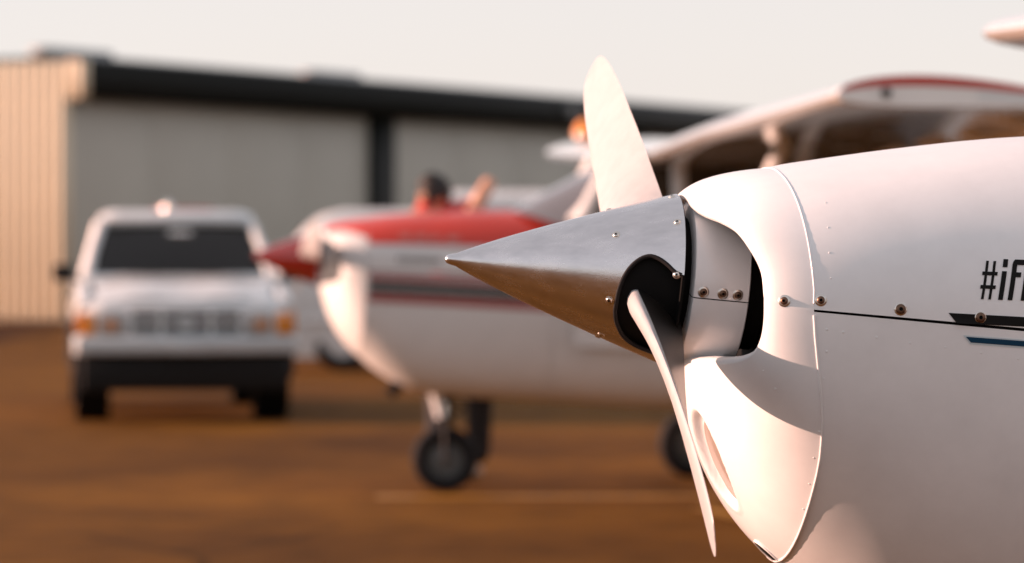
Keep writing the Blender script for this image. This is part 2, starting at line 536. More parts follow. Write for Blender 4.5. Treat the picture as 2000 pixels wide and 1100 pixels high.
# hood bulging up to the cowl
vs_ = []
for i in range(11):
    for j in range(13):
        u_, v_ = i / 10, -1 + j / 6
        y = .17 + 1.22 * u_
        w = .70 + .05 * u_
        z = .945 + .165 * (1 - (1 - u_) ** 2.2) + .035 * (1 - abs(v_) ** 4) + (.012 if .28 < abs(v_) < .8 else 0)
        vs_.append((v_ * w, y, z))
hood = mesh('hood', vs_, grid_faces(11, 13), 'truck', T)
for sx in (-1, 1):   # raised fender crowns beside the hood
    tube('fender', [(sx * .79, .20, .90), (sx * .795, .5, .955), (sx * .79, .95, 1.0), (sx * .775, 1.45, 1.04)], [.07, .08, .085, .085], 'truck', T, 14)
zloft('cab', [(1.0, -.84, .84, 1.35, 2.75, .10), (1.10, -.83, .83, 1.36, 2.75, .10), (1.16, -.80, .80, 1.42, 2.74, .10)], 'truck', T)
# roof, pillars, glass
zloft('roof', [(1.545, -.655, .655, 1.92, 2.66, .12), (1.60, -.665, .665, 1.87, 2.68, .14), (1.65, -.645, .645, 1.90, 2.66, .16), (1.685, -.56, .56, 2.0, 2.58, .16)], 'truck', T)
for sx in (-1, 1):
    tube('windscreen_pillar', [(sx * .765, 1.42, 1.13), (sx * .71, 1.66, 1.36), (sx * .63, 1.93, 1.58)], .042, 'truck', T, 10)
    tube('rear_pillar', [(sx * .77, 2.66, 1.13), (sx * .64, 2.60, 1.58)], .05, 'truck', T, 10)
    quadpatch('side_window', [(sx * .785, 1.62, 1.15), (sx * .785, 2.62, 1.15), (sx * .665, 2.55, 1.56), (sx * .665, 1.98, 1.56)], 'see', T)
    # wheel arch lips
    for wy in (.92, 4.1):
        tube('wheel_arch', [(sx * .87, wy + .43 * math.cos(R(a)), .36 + .43 * math.sin(R(a))) for a in range(0, 181, 12)], .028, 'plastic', T, 8)
quadpatch('windscreen', [(-.735, 1.42, 1.145), (.735, 1.42, 1.145), (.605, 1.915, 1.56), (-.605, 1.915, 1.56)], 'see', T, bulge=.03)
quadpatch('rear_window', [(.70, 2.69, 1.15), (-.70, 2.69, 1.15), (-.60, 2.63, 1.54), (.60, 2.63, 1.54)], 'see', T)
box_obj('dashboard', (0, 1.62, 1.08), (1.45, .38, .12), 'plastic', T, .04)
for (sx, w_, km) in ((-.46, .42, 'plastic'), (.10, .36, 'seat'), (.55, .30, 'plastic')):  # middle seat made pale to imitate a grey reflection in the windscreen
    s_ = box_obj('seat', (sx, 2.45, 1.14), (w_, .14, .66), km, T, .05)
    box_obj('headrest', (sx, 2.45, 1.50), (w_ * .6, .10, .10), km, s_, .04)
box_obj('rear_view_mirror', (.02, 1.80, 1.49), (.20, .03, .05), 'chrome', T, .01)
box_obj('glint_tag', (-.10, 1.80, 1.36), (.05, .09, .18), 'lens_clear', T, .006, Euler((0, 0, R(35))).to_matrix())  # added pale tag standing in for a bright reflection in the windscreen
tube('steering_wheel', [(.36 + .19 * math.cos(a), 1.86 - .06 * math.sin(a), 1.10 + .18 * math.sin(a)) for a in [2*math.pi*k/20 for k in range(20)]], .014, 'plastic', T, 8, True)
# grille
gr = box_obj('grille', (0, .085, .79), (.86, .05, .21), 'grille_dark', T, .02)
for z in (.895, .80, .69):
    box_obj('grille_bar', (0, .052, z), (.90, .03, .024 if z != .80 else .03), 'truck', gr, .006)
for x in (-.44, -.20, .20, .44):
    box_obj('grille_bar', (x, .056, .79), (.03, .022, .20), 'truck', gr, .005)
lathe('badge', [(0, .001), (0, .06), (.012, .055), (.014, .001)], (0, .045, .79), (0, -1, 0), 'bumper', gr, 24).scale = (1.0, 1, 1)
for sx in (-1, 1):
    h = box_obj('headlight', (sx * .585, .083, .79), (.20, .06, .19), 'lens_clear', T, .02)
    lathe('bulb_reflector', [(0, .001), (.0, .055), (.02, .05), (.03, .001)], (sx * .600, .053, .775), (0, -1, 0), 'lens_dull', h, 20)
    box_obj('indicator', (sx * .775, .09, .785), (.11, .06, .17), 'lens_amber', T, .02)
    box_obj('side_marker', (sx * .862, .20, .79), (.035, .20, .18), 'lens_amber', T, .012)
    # bumper overriders, mirrors
    mr = box_obj('door_mirror', (sx * .96, 1.62, 1.17), (.18, .09, .14), 'plastic', T, .03)
    tube('mirror_arm', [(sx * .80, 1.62, 1.10), (sx * .90, 1.62, 1.13)], .018, 'plastic', mr, 8)
bp_ = []
prof = [(-.02, .545), (-.05, .56), (-.06, .61), (-.05, .665), (-.01, .685), (.06, .685)]
xs = [-.90, -.86, -.78, -.5, 0, .5, .78, .86, .90]
for x in xs:
    bow = .05 * (abs(x) / .9) ** 3 + (.16 if abs(x) > .89 else 0)
    for (y, z) in prof: bp_.append((x, y + bow, z))
sharp(mesh('bumper', bp_, grid_faces(len(xs), len(prof)), 'bumper', T), 50)
box_obj('number_plate', (.02, -.068, .61), (.32, .012, .11), 'bumper', T, .004)
box_obj('valance', (0, .13, .40), (1.66, .16, .285), 'plastic', T, .03)
box_obj('underbody', (0, 2.6, .42), (1.30, 4.4, .20), 'plastic', T, .03)
tube('axle', [(-.7, .92, .34), (.7, .92, .34)], .06, 'plastic', T, 10)
for sx in (-1, 1):
    for wy in (.92, 4.1):
        wheel('wheel', (sx * .74, wy, .345), (1, 0, 0), .345, .25, T)
        lathe('wheel_well', [(-.14, .001), (-.14, .44), (.13, .44)], (sx * .735, wy, .42), (sx, 0, 0), 'black', T, 24)
# bed
for sx in (-1, 1): box_obj('bed_rail', (sx * .80, 3.9, 1.04), (.10, 2.15, .08), 'truck', T, .02)
# roof beacon bar; the chrome dome is added to catch a sun glint
bk = box_obj('beacon_bar', (.06, 2.2, 1.70), (.50, .12, .022), 'lens_red', T, .012)
lathe('glint_dome', [(0, .045), (.035, .04), (.058, .025), (.066, .001)], (-.07, 2.15, 1.70), (0, 0, 1), 'chrome', bk, 20)

# ------------------------------------------------------------------ white van behind (local: x back, y away, z up)
van = empty('parked_van', (-2.75, 42.6, 0), (0, 0, R(4)), 'white van with windowless side, mostly hidden behind the red topped airplane', 'van')
zl = [(.15, .10, 4.9, -.88, .88, .10), (.5, 0, 5.0, -.94, .94, .14), (1.0, .02, 5.0, -.95, .95, .14), (1.25, .16, 5.0, -.94, .94, .14),
      (1.55, .42, 4.98, -.90, .90, .16), (1.70, .62, 4.95, -.84, .84, .18), (1.76, .85, 4.9, -.74, .74, .2)]
zloft('body', zl, 'truck', van)
zloft('high_roof', [(1.70, 1.75, 4.9, -.80, .80, .16), (1.88, 1.85, 4.88, -.78, .78, .18), (1.97, 2.0, 4.8, -.66, .66, .2)], 'truck', van)
for sy in (-1, 1):
    quadpatch('door_window', [(.60, sy * .945, 1.15), (1.45, sy * .955, 1.15), (1.45, sy * .905, 1.55), (.95, sy * .905, 1.55)], 'glass', van)
    box_obj('door_handle', (1.25, sy * .965, .98), (.16, .03, .04), 'plastic', van, .01)
    box_obj('side_moulding', (2.5, sy * .955, .55), (4.2, .02, .08), 'bumper', van, .005)
    for wx in (.85, 4.0): wheel('wheel', (wx, sy * .80, .33), (0, 1, 0), .33, .22, van)
quadpatch('windscreen', [(.08, -.80, 1.18), (.08, .80, 1.18), (.45, .74, 1.6), (.45, -.74, 1.6)], 'glass', van)
box_obj('bumper', (-.03, 0, .38), (.14, 1.7, .18), 'plastic', van, .04)

# ------------------------------------------------------------------ airplanes
# local airframe coordinates: s aft from the spinner base, n to the port side, u up  ->  (s, -n, u)
def A(s, n, u): return Vector((s, -n, u))

def section(tab, s, c, pu, pl, phi):
    W, Tt, B = interp(tab, s)
    sn, cs = math.sin(phi), math.cos(phi)
    p = pu if cs >= 0 else pl
    n = W * math.copysign(abs(sn) ** (2 / p), sn)
    u = c + (Tt - c) * abs(cs) ** (2 / pu) if cs >= 0 else c - (c - B) * abs(cs) ** (2 / pl)
    return A(s, n, u)

def shell(name, tab, ss, c, pu, pl, ph0, ph1, nph, m, parent, off=0.0, closed=False, warp=None):
    vs_ = []
    for s in ss:
        for k in range(nph):
            ph = ph0 + (ph1 - ph0) * k / (nph if closed else nph - 1)
            p = section(tab, s, c, pu, pl, ph)
            if warp:
                j0 = warp(p.z)
                p = section(tab, j0 + (s - ss[0]) * (ss[-1] - j0) / (ss[-1] - ss[0]), c, pu, pl, ph)
            if off:
                q = Vector((0, p.y, p.z - c)); q.normalize(); p = p + q * off
            vs_.append(p)
    return mesh(name, vs_, grid_faces(len(ss), nph, closed), m, parent)

def frange(a, b, n): return [a + (b - a) * i / (n - 1) for i in range(n)]

def bvh_of(objs):
    vs_, fs = [], []
    for o in objs:
        k = len(vs_)
        vs_ += [v.co.copy() for v in o.data.vertices]
        fs += [tuple(k + i for i in p.vertices) for p in o.data.polygons]
    return BVHTree.FromPolygons(vs_, fs)

def hit_side(bvh, s, u, side=1):
    """surface point and outward normal seen from port (side=1); in mesh coordinates (ORG removed)"""
    o = A(s, 3 * side, u) - ORG
    loc, nr, _, _ = bvh.ray_cast(o, Vector((0, side, 0)))
    if loc is None: return None
    if nr.y * side > 0: nr = -nr
    return loc, nr

def decal(name, quads, bvh, m, parent, off=0.0012, nu=8, nv=3, side=1):
    """quads: lists of four (s,u) corners, laid on the port side of the hull as thin film"""
    vs_, fs = [], []
    for q in quads:
        a, b, c, d = [Vector((*p, 0)) for p in q]
        k0 = len(vs_)
        for i in range(nu + 1):
            for j in range(nv + 1):
                p = a.lerp(b, i / nu).lerp(d.lerp(c, i / nu), j / nv)
                h = hit_side(bvh, p.x, p.y, side)
                if h is None: h = (A(p.x, .4 * side, p.y) - ORG, Vector((0, -side, 0)))
                vs_.append(h[0] + h[1] * off + ORG)
        fs += grid_faces(nu + 1, nv + 1, off=k0)
    return mesh(name, vs_, fs, m, parent)

def make_bowl(name, rim, tab, s_end, c, pu, pl, m, parent, nt_=14, N=40, off=0.0, k0=1.35, lip=.011, warp=None):
    """nose bowl: swept from its front rim (spinner ring, air inlets, chin) back to the section at s_end"""
    wi = max(range(len(rim)), key=lambda i: rim[i][1])
    up = catmull(rim[:wi + 1], N // 2 + 1); lo = catmull(rim[wi:], N - N // 2 + 1)
    half = up + lo[1:]
    NH = len(half)
    full, st = [], []
    secp = []
    # section points, matched: top..widest..bottom by arc length
    def sp(a):
        p = section(tab, s_end, c, pu, pl, R(a))
        if warp: p = section(tab, warp(p.z), c, pu, pl, R(a))
        return (p.x, -p.y, p.z)
    su = catmull([sp(a) for a in frange(0, 90, 25)], N // 2 + 1)
    sl = catmull([sp(a) for a in frange(90, 180, 25)], N - N // 2 + 1)
    sec = su + sl[1:]
    ringR = half + [Vector((p.x, -p.y, p.z)) for p in half[-2:0:-1]]
    ringS = sec + [Vector((p.x, -p.y, p.z)) for p in sec[-2:0:-1]]
    K = len(ringR)
    rows = []
    # rolled lip inside the rim
    for (inn, aft) in ((lip * 1.6, .06), (lip * 1.5, .022), (lip * 1.15, .008), (lip * .6, .001)):
        row = []
        for i in range(K):
            p = ringR[i]
            tg = ringR[(i + 1) % K] - ringR[i - 1]
            w = Vector((0, tg.z, -tg.y)).normalized()           # normal of the rim in the n-u plane
            if w.dot(Vector((0, p.y, p.z))) > 0: w = -w
            row.append(p + w * inn + Vector((aft, 0, 0)))
        rows.append(row)
    for j in range(nt_ + 1):
        t_ = (j / nt_) ** 1.25
        row = []
        for i in range(K):
            Rr, S = ringR[i], ringS[i]
            C_ = S - Rr
            T0 = Vector((0.5 * C_.x, k0 * C_.y, k0 * C_.z)); T1 = Vector((1.5 * C_.x, .65 * C_.y, .65 * C_.z))
            t2, t3 = t_ * t_, t_ ** 3
            p = Rr*(2*t3-3*t2+1) + T0*(t3-2*t2+t_) + S*(-2*t3+3*t2) + T1*(t3-t2)
            if off:
                q = Vector((0, p.y, p.z - c)).normalized(); p = p + q * off * min(1, 3 * t_)
            row.append(p)
        rows.append(row)
    vs_ = [A(p.x, p.y, p.z) for row in rows for p in row]
    return mesh(name, vs_, grid_faces(len(rows), K, True), m, parent)

def make_blade(name, hub_s, theta, flip, m, parent, Rt=.95, r0=.05, tw=1.35, cscale=1.0):
    """theta: degrees below horizontal towards port; flip: the opposite blade"""
    d = A(0, math.cos(R(theta)), -math.sin(R(theta))); t_ = A(0, math.sin(R(theta)), math.cos(R(theta)))
    if flip: d, t_ = -d, -t_
    fw = Vector((-1, 0, 0))
    ctab = [(.05, .10, .55), (.12, .118, .46), (.2, .135, .33), (.3, .143, .215), (.5, .152, .115), (.7, .146, .09), (.82, .130, .075), (.9, .105, .07), (.935, .075, .07), (.947, .045, .07), (.95, .018, .07)]
    vs_ = []
    rs = [.05, .08, .11, .14, .17, .2, .25, .3, .36, .42, .5, .58, .66, .74, .8, .85, .89, .915, .93, .94, .946, .95]
    npt = 12
    for r in rs:
        c_, th = interp(ctab, r)
        c_ *= cscale
        beta = min(R(62), math.atan2(tw, 2 * math.pi * r))
        e = t_ * math.cos(beta) + fw * math.sin(beta)
        nrm = fw * math.cos(beta) - t_ * math.sin(beta)
        base = A(hub_s, 0, 0) + d * r * (Rt / .95)
        up_, lo_ = [], []
        for k in range(npt + 1):
            x = 0.5 * (1 - math.cos(math.pi * k / npt))       # 0 = leading edge
            yt = 5 * th * c_ * (.2969 * math.sqrt(x) - .126 * x - .3516 * x**2 + .2843 * x**3 - .1036 * x**4)
            up_.append(base + e * (c_ * (.42 - x)) + nrm * yt * 1.25)
            lo_.append(base + e * (c_ * (.42 - x)) - nrm * yt * .55)
        vs_ += up_ + lo_[-2:0:-1]
    nv = 2 * npt
    f = grid_faces(len(rs), nv, True)
    f.append(tuple((len(rs) - 1) * nv + k for k in range(nv))); f.append(tuple(range(nv))[::-1])
    mi = [0 if (j < npt or j >= nv - 2) else 1 for i in range(len(rs) - 1) for j in range(nv)] + [0, 0]
    return sharp(mesh(name, vs_, f, [m, 'blade_back'], parent, mi=mi), 55)

def airfoil_pts(s0, c_, th, u0, n, k=14):
    up_, lo_ = [], []
    for i in range(k + 1):
        x = 0.5 * (1 - math.cos(math.pi * i / k))
        yt = 5 * th * (.2969 * math.sqrt(x) - .126 * x - .3516 * x**2 + .2843 * x**3 - .1036 * x**4)
        cam = .10 * x * (1 - x)
        up_.append(A(s0 + c_ * x, n, u0 + c_ * (cam + yt))); lo_.append(A(s0 + c_ * x, n, u0 + c_ * (cam - yt * .8)))
    return up_ + lo_[-2:0:-1]

def make_wing(root, side, le, u0, span, m, tip_m, chord=1.60, tipc=1.25, dih=1.75, th=.13):
    ns = [0.0, .4, 1.5, 2.6, 3.6, 4.6, span - .30]
    vs_ = []
    for n in ns:
        c_ = chord if n <= 2.6 else chord + (tipc - chord) * (n - 2.6) / (span - 2.6)
        vs_ += airfoil_pts(le + (0 if n <= 2.6 else .04 * (n - 2.6)), c_, th, u0 + n * math.tan(R(dih)), side * n)
    K = 28
    w = sharp(mesh('wing', vs_, grid_faces(len(ns), K, True), m, root), 60)
    # tip fairing
    vs_ = []
    for (n, sc) in ((span - .298, 1.0), (span - .12, .99), (span - .04, .985), (span - .012, .96), (span, .90)):
        c_ = chord + (tipc - chord) * (n - 2.6) / (span - 2.6)
        pts = airfoil_pts(le + .04 * (n - 2.6), c_, th, u0 + n * math.tan(R(dih)), side * n)
        mid = sum(pts, Vector()) / len(pts)
        vs_ += [mid + Vector(((p - mid).x * (1 - (1 - sc) * .15), 0, (p - mid).z * sc)) for p in pts]
    f = grid_faces(5, K, True); f.append(tuple(4 * K + k for k in range(K)))
    tp = sharp(mesh('wing_tip', vs_, f, tip_m, w), 50)
    return w, tp

def make_airframe(root, p):
    """everything aft of the cowling, shared by both airplanes"""
    tab, c = p['tab'], p['c']
    fs = p['s_fw']
    m = p['m']
    body = shell('fuselage', p['body'], [fs] + frange(fs + .05, 2.0, 12) + frange(2.15, 6.6, 20), c, p['pu'], p['pl'], 0, 2 * math.pi, 48, m, root, closed=True)
    # cabin: roof and posts over a glazed band
    le = p['le']; ub = p['sill']; ur = p['u_wing']
    W0 = p['w_cab']
    ws0, ws1 = p['ws0'], p['ws1']
    roof = sharp(mesh('cabin_roof', [A(s, sgn * w * W0, u) for (s, u) in ((ws1, ur + .01), (ws1 + .12, ur + .06), (le + .6, ur + .10), (le + 1.6, ur + .06), (le + 2.3, ur - .12), (le + 3.3, p['deck'])) for (sgn, w) in ((1, .86), (1, .5), (-1, .5), (-1, .86))],
                grid_faces(6, 4), m, root), 40)
    glass = p['glass']
    # windscreen: curved sheet from the deck to the roof
    vs_ = []
    for i in range(9):
        for j in range(13):
            v, w = i / 8, -1 + j / 6
            s = ws0 + (ws1 - ws0) * v + .30 * (1 - v * .5) * abs(w) ** 3
            vs_.append(A(s, w * W0 * (.96 - .12 * v), p['u_ws'] + (ur + .0 - p['u_ws']) * v - .10 * abs(w) ** 3 * (1 - v)))
    mesh('windscreen', vs_, grid_faces(9, 13), p.get('screen', glass), root)
    sills = []
    for sgn in (1, -1):
        def PT(s, u):
            f_ = (u - ub) / (ur - ub)
            return A(s, sgn * W0 * (1.0 - .14 * f_), u)
        # side windows, three panes with posts between
        posts_ = [(ws0 + .34, ws1 + .02), (le + .22, le + .20), (le + .95, le + .90), (le + 1.9, le + 1.55)]
        for k in range(3):
            (b0, t0_), (b1, t1_) = posts_[k], posts_[k + 1]
            cs = [PT(b0 + .05, ub), PT(b1 - .05, ub), PT(t1_ - .05, ur - .01), PT(t0_ + .05, ur - .01)]
            if sgn < 0: cs = [cs[1], cs[0], cs[3], cs[2]]
            quadpatch('side_window', cs, glass, root, nu=4, nv=4)
        for (b0, t0_) in posts_:
            tube('door_post', [PT(b0, ub - .04), PT((b0 + t0_) / 2, (ub + ur) / 2), PT(t0_, ur + .03)], [.055, .045, .05], p['post_m'], root, 10)
        # doors (below the sill)
        dr = sharp(mesh('cabin_door', [A(s, sgn * (W0 + .022), u) for s in frange(le - .35, le + .62, 5) for u in frange(-.42, ub - .06, 4)], grid_faces(5, 4), m, root), 30)
        tube('door_handle', [A(le + .42, sgn * (W0 + .035), ub - .2), A(le + .56, sgn * (W0 + .035), ub - .2)], .012, 'chrome', dr, 8)
        # strut, main gear
        st = p['strut']
        tube('wing_strut', [A(le + st[0], sgn * (W0 - .03), st[1]), A(le + st[2], sgn * 2.55, ur + 2.55 * math.tan(R(1.75)) + .0)], .042, p['post_m'], root, 12)
        gx, gu = p['gear_s'], p['gear_u']
        tube('main_leg', [A(gx - .05, sgn * .40, p['belly'] + .06), A(gx, sgn * .85, (p['belly'] + gu) / 2 + .10), A(gx + .02, sgn * 1.12, gu + .20)], [.05, .04, .032], m, root, 10)
        wheel('main_wheel', A(gx + .02, sgn * 1.22, gu + .205), (0, 1, 0), .205, .15, root, 'grille_dark')
        # tailplane
        tpv = []
        for (n, s0, c_) in ((.05, 6.0, .95), (1.0, 6.12, .80), (1.65, 6.22, .62)):
            tpv += airfoil_pts(s0, c_, .09, .18, sgn * n, 8)
        sharp(mesh('tailplane', tpv, grid_faces(3, 16, True) + [tuple(32 + k for k in range(16))], m, root), 60)
        make_wing_(root, sgn, p)
    fin = []
    for (z, s0, c_) in ((.15, 5.5, 1.35), (.45, 5.9, 1.05), (1.35, 6.45, .72)):
        for q in airfoil_pts(s0, c_, .09, 0, 0, 8): fin.append(A(q.x, q.z, z))
    sharp(mesh('fin', fin, grid_faces(3, 16, True) + [tuple(32 + k for k in range(16))], p['tip_m'], root), 60)
    # cabin interior
    for sgn in (1, -1):
        s_ = box_obj('seat', A(le + .55, sgn * .24, ub - .06), (.12, .40, .62), 'seat_tan', root, .05)
        box_obj('headrest', A(le + .58, sgn * .24, ub + .34), (.08, .24, .14), 'seat_tan', s_, .03)
    return body

def make_wing_(root, sgn, p):
    w, tp = make_wing(root, sgn, p['le'], p['u_wing'] + .03, p['span'], 'wing', 'wing')
    for n_ in (1.0, 1.9, 2.9, 3.9, 4.8):       # hinge brackets of flap and aileron under the trailing edge
        uu = p['u_wing'] + .03 + n_ * math.tan(R(1.75))
        tube('hinge_bracket', [A(p['le'] + .95, sgn * n_, uu + .005), A(p['le'] + 1.12, sgn * n_, uu - .035), A(p['le'] + 1.30, sgn * n_, uu - .005)], [.012, .022, .012], 'wing', w, 8)
    for n_ in (1.3, 2.2, 3.2, 4.2):            # inspection covers
        uu = p['u_wing'] + .03 + n_ * math.tan(R(1.75))
        lathe('inspection_cover', [(0, .001), (0, .065), (.012, .06), (.014, .001)], A(p['le'] + .62, sgn * n_, uu - .072), (0, 0, -1), 'grey_stripe', w, 16)
    # white windscreen pillar on each side, added to imitate a pale reflection
    tube('windscreen_pillar', [A(p['ws0'] + .30, sgn * p['w_cab'] * .97, p['u_ws'] - .06), A((p['ws0'] + p['ws1']) / 2 + .22, sgn * p['w_cab'] * .93, (p['u_ws'] + p['u_wing']) / 2), A(p['ws1'] + .16, sgn * p['w_cab'] * .87, p['u_wing'] + .03)], [.045, .038, .045], p['post_m'], root, 10)
    p.setdefault('wings', {})[sgn] = (w, tp)

M['seat_tan'] = mat('tan_seat_leather', (0.22, 0.12, 0.06), 0.6)

def nose_gear(root, s, u_g, r, top_u, m_leg, lean=.06):
    tube('nose_leg', [A(s - lean, 0, top_u), A(s, .0, u_g + r * 2.25)], [.034, .03], m_leg, root, 14)
    tube('leg_piston', [A(s, 0, u_g + r * 2.7), A(s + .015, 0, u_g + r * 2.1)], .022, 'chrome', root, 12)
    tube('torque_link', [A(s + .03, 0, u_g + r * 3.0), A(s + .13, 0, u_g + r * 2.6), A(s + .03, 0, u_g + r * 2.2)], .014, 'plastic', root, 8)
    for sg in (1, -1):
        tube('fork', [A(s + .01, sg * .03, u_g + r * 2.2), A(s + .02, sg * .088, u_g + r * 2.0), A(s + .03, sg * .092, u_g + r)], [.022, .02, .018], 'plastic', root, 10)
    wheel('nose_wheel', A(s + .03, 0, u_g + r), (0, 1, 0), r, .13, root, 'grille_dark')

# ================================================================== background airplane, red and white
Y2, P2 = R(6.0), R(2.6)
H2 = Vector((-1.095, 21.60, 1.315))
r2 = Matrix.Rotation(Y2, 4, 'Z') @ Matrix.Rotation(P2, 4, 'Y')
def base_of(H, rot, s):
    """local origin on the ground under station s"""
    p0 = H + rot @ A(s, 0, 0)
    drop = p0.z / (rot @ Vector((0, 0, 1))).z
    return A(s, 0, -drop)
ORG = base_of(H2, r2, .75)
plane2 = empty('light_airplane', H2 + r2 @ ORG, r2.to_euler(), 'white high wing airplane with red topped nose and red spinner, parked beyond the silver spinner', 'airplane')
plane2.location = H2 + r2 @ ORG
tab2 = [(.0, .34, .16, -.30), (.25, .412, .235, -.535), (.4, .418, .262, -.645), (.6, .424, .285, -.725), (.9, .434, .312, -.745), (1.3, .445, .33, -.75)]
c2 = -.05
rim2 = [(.012, 0, .158), (.016, .05, .150), (.02, .10, .13), (.03, .16, .122), (.05, .22, .112), (.075, .275, .09), (.10, .315, .05), (.115, .33, .0), (.118, .332, -.05),
        (.115, .32, -.09), (.105, .28, -.122), (.085, .21, -.14), (.05, .13, -.148), (.03, .07, -.152), (.022, 0, -.155)]
bowl2 = make_bowl('nose_bowl', rim2, tab2, .25, c2, 2.4, 2.8, 'white2', plane2)
up2 = shell('upper_cowling', tab2, frange(.253, 1.30, 16), c2, 2.4, 2.8, R(-90), R(90), 49, 'white2', plane2)
lo2 = shell('lower_cowling', tab2, frange(.253, 1.30, 16), c2, 2.4, 2.8, R(90.3), R(269.7), 49, 'white2', plane2)
mesh('blackout_baffle', [A(.2, .30 * math.sin(R(6 * i)), .15 * math.cos(R(6 * i))) for i in range(60)], [tuple(range(60))], 'black', plane2, False)  # black sheet added inside so no light shows through the inlets
lathe('nose_ring', [(.0, .05), (.018, .148), (.14, .150), (.15, .10)], A(.012, 0, 0), (1, 0, 0), 'white2', plane2, 32)
bv2 = bvh_of([bowl2, up2, lo2])
# red cowl top: film over the upper part of bowl and cowling
def red_cap(name, m, u_edge, s0, s1, ns, nph, off):
    vs_ = []
    for i in range(ns):
        s = s0 + (s1 - s0) * i / (ns - 1)
        ue = u_edge(s)
        for k in range(nph):
            W, Tt, B = interp(tab2, max(s, .25))
            # angle at which the section is at height ue
            x = max(0, min(1, (ue - c2) / (Tt - c2)))
            phm = math.acos(x ** (2.4 / 2))
            ph = -phm + 2 * phm * k / (nph - 1)
            p = section(tab2, s, c2, 2.4, 2.8, ph)
            q = Vector((0, p.y, p.z - c2)).normalized()
            vs_.append(p + q * off)
    return mesh(name, vs_, grid_faces(ns, nph), m, plane2)
red_cap('red_cowl_top', 'red', lambda s: 0.095 + .02 * (s - .25), .262, 1.42, 24, 25, .003)
# red on the bowl: raycast grid from above
vs_ = []
for i in range(9):
    for j in range(17):
        s = .035 + (.262 - .035) * i / 8; w = -1 + j / 8
        n = w * (.12 + .24 * (i / 8) ** .7)
        h = bv2.ray_cast(A(s, n, 2) - ORG, Vector((0, 0, -1)))
        p = (h[0] + ORG + Vector((-.001, 0, .004))) if h[0] is not None else A(s, n, .16)
        vs_.append(p)
mesh('red_bowl_top', vs_, grid_faces(9, 17), 'red', plane2)
def band(name, s0, s1, ua, ub_, m, side=1, slope=-.008, off=.0025):
    return decal(name, [[(s0, ua), (s1, ua + slope * (s1 - s0)), (s1, ub_ + slope * (s1 - s0)), (s0, ub_)]], bv2, m, plane2, off, 16, 2, side)
for sd in (1, -1):
    band('red_stripe', .27, 1.28, -.055, -.10, 'red_stripe', sd)
    band('dark_stripe', .27, 1.28, -.105, -.128, 'dark_stripe', sd)
    band('grey_stripe', .27, 1.28, -.130, -.146, 'grey_stripe', sd)
    band('dark_stripe', .27, 1.28, -.148, -.175, 'dark_stripe', sd)
    band('red_stripe', .27, 1.28, -.182, -.225, 'red_stripe', sd)
# faded maker marks: unreadable in the photograph
marks = []
for k in range(7): marks.append([(.42 + .035 * k, .035), (.445 + .035 * k, .035), (.445 + .035 * k, .0), (.42 + .035 * k, .0)])
decal('faded_lettering', marks, bv2, 'grey_stripe', plane2, .002, 2, 2)
marks = []
for k, w in enumerate((.05, .06, .04, .07)): marks.append([(.44 + .085 * k, .155), (.44 + .085 * k + w, .155), (.43 + .085 * k + w, .12), (.43 + .085 * k, .12)])
M['faded_pink'] = mat('faded_pink_marks', (0.42, 0.14, 0.12), 0.4)
decal('pale_lettering', marks, bv2, 'faded_pink', plane2, .006, 2, 2)
# spinner and propeller
sp2 = [(-.355, .001), (-.352, .012), (-.34, .025)] + [(-.355 + .355 * x, .152 * x ** .72) for x in (.1, .2, .35, .5, .65, .8, .9, 1.0)] + [(.004, .150), (.005, .02)]
spn2 = lathe('spinner', sp2, A(0, 0, 0), (1, 0, 0), 'spinner_red', plane2, 48)
make_blade('propeller_blade', -.055, -11, False, 'blade', plane2, .93)
make_blade('propeller_blade', -.055, -11, True, 'blade', plane2, .93)
# chin intake and landing light
lathe('chin_intake', [(0, .001), (0, .055), (-.01, .06), (-.012, .052), (.004, .05)], A(.36, .0, -.615), (-.75, 0, -.65), 'rubber', plane2, 20)
tube('exhaust_pipe', [A(.52, .09, -.60), A(.47, .10, -.70), A(.43, .105, -.735)], .036, 'rubber', plane2, 14)
par2 = dict(pu=2.4, pl=2.8, tab=tab2, c=c2, s_fw=1.303, m='white2', tip_m='red', post_m='white2', glass='glass', screen='screen', le=1.76, sill=.30, u_wing=.61, w_cab=.50,
            ws0=1.08, ws1=1.58, u_ws=.32, deck=.30, strut=(.30, -.42, .42), gear_s=2.35, gear_u=-1.22, belly=-.72, span=5.45,
            body=[(1.303, .445, .33, -.75), (2.0, .50, .32, -.76), (3.0, .50, .31, -.66), (4.0, .36, .29, -.46), (5.2, .22, .26, -.20), (6.6, .07, .22, .02)])
make_airframe(plane2, par2)
nose_gear(plane2, .74, ORG.z - 0.0, .185, -.66, 'white2')
# wing tip trim of the near wing: red top band, lamp and unreadable lettering
w_, tp_ = par2['wings'][1]
def tip_band(name, f0, f1, m, x0, x1):
    """strip on the flat end of the near wing tip between two heights of its profile"""
    sp_ = par2['span']; vs_ = []
    c_ = 1.25
    for i in range(25):
        x = x0 + (x1 - x0) * i / 24
        yt = 5 * .13 * (.2969 * math.sqrt(x) - .126 * x - .3516 * x**2 + .2843 * x**3 - .1036 * x**4)
        cam = .09 * x * (1 - x)
        u0 = par2['u_wing'] + .03 + sp_ * math.tan(R(1.75))
        for f in (f0, f1):
            yy = cam + yt * f if f > 0 else cam + yt * .8 * f
            nn = sp_ + .003
            vs_.append(A(par2['le'] + .04 * (sp_ - 2.6) + c_ * x, nn, u0 + c_ * yy))
    return mesh(name, vs_, grid_faces(25, 2), m, w_)
tip_band('red_tip_trim', .98, .42, 'red', .03, .99)
tip_band('pale_tip_stripe', .1, -.1, 'vinyl_pale', .5, .95)
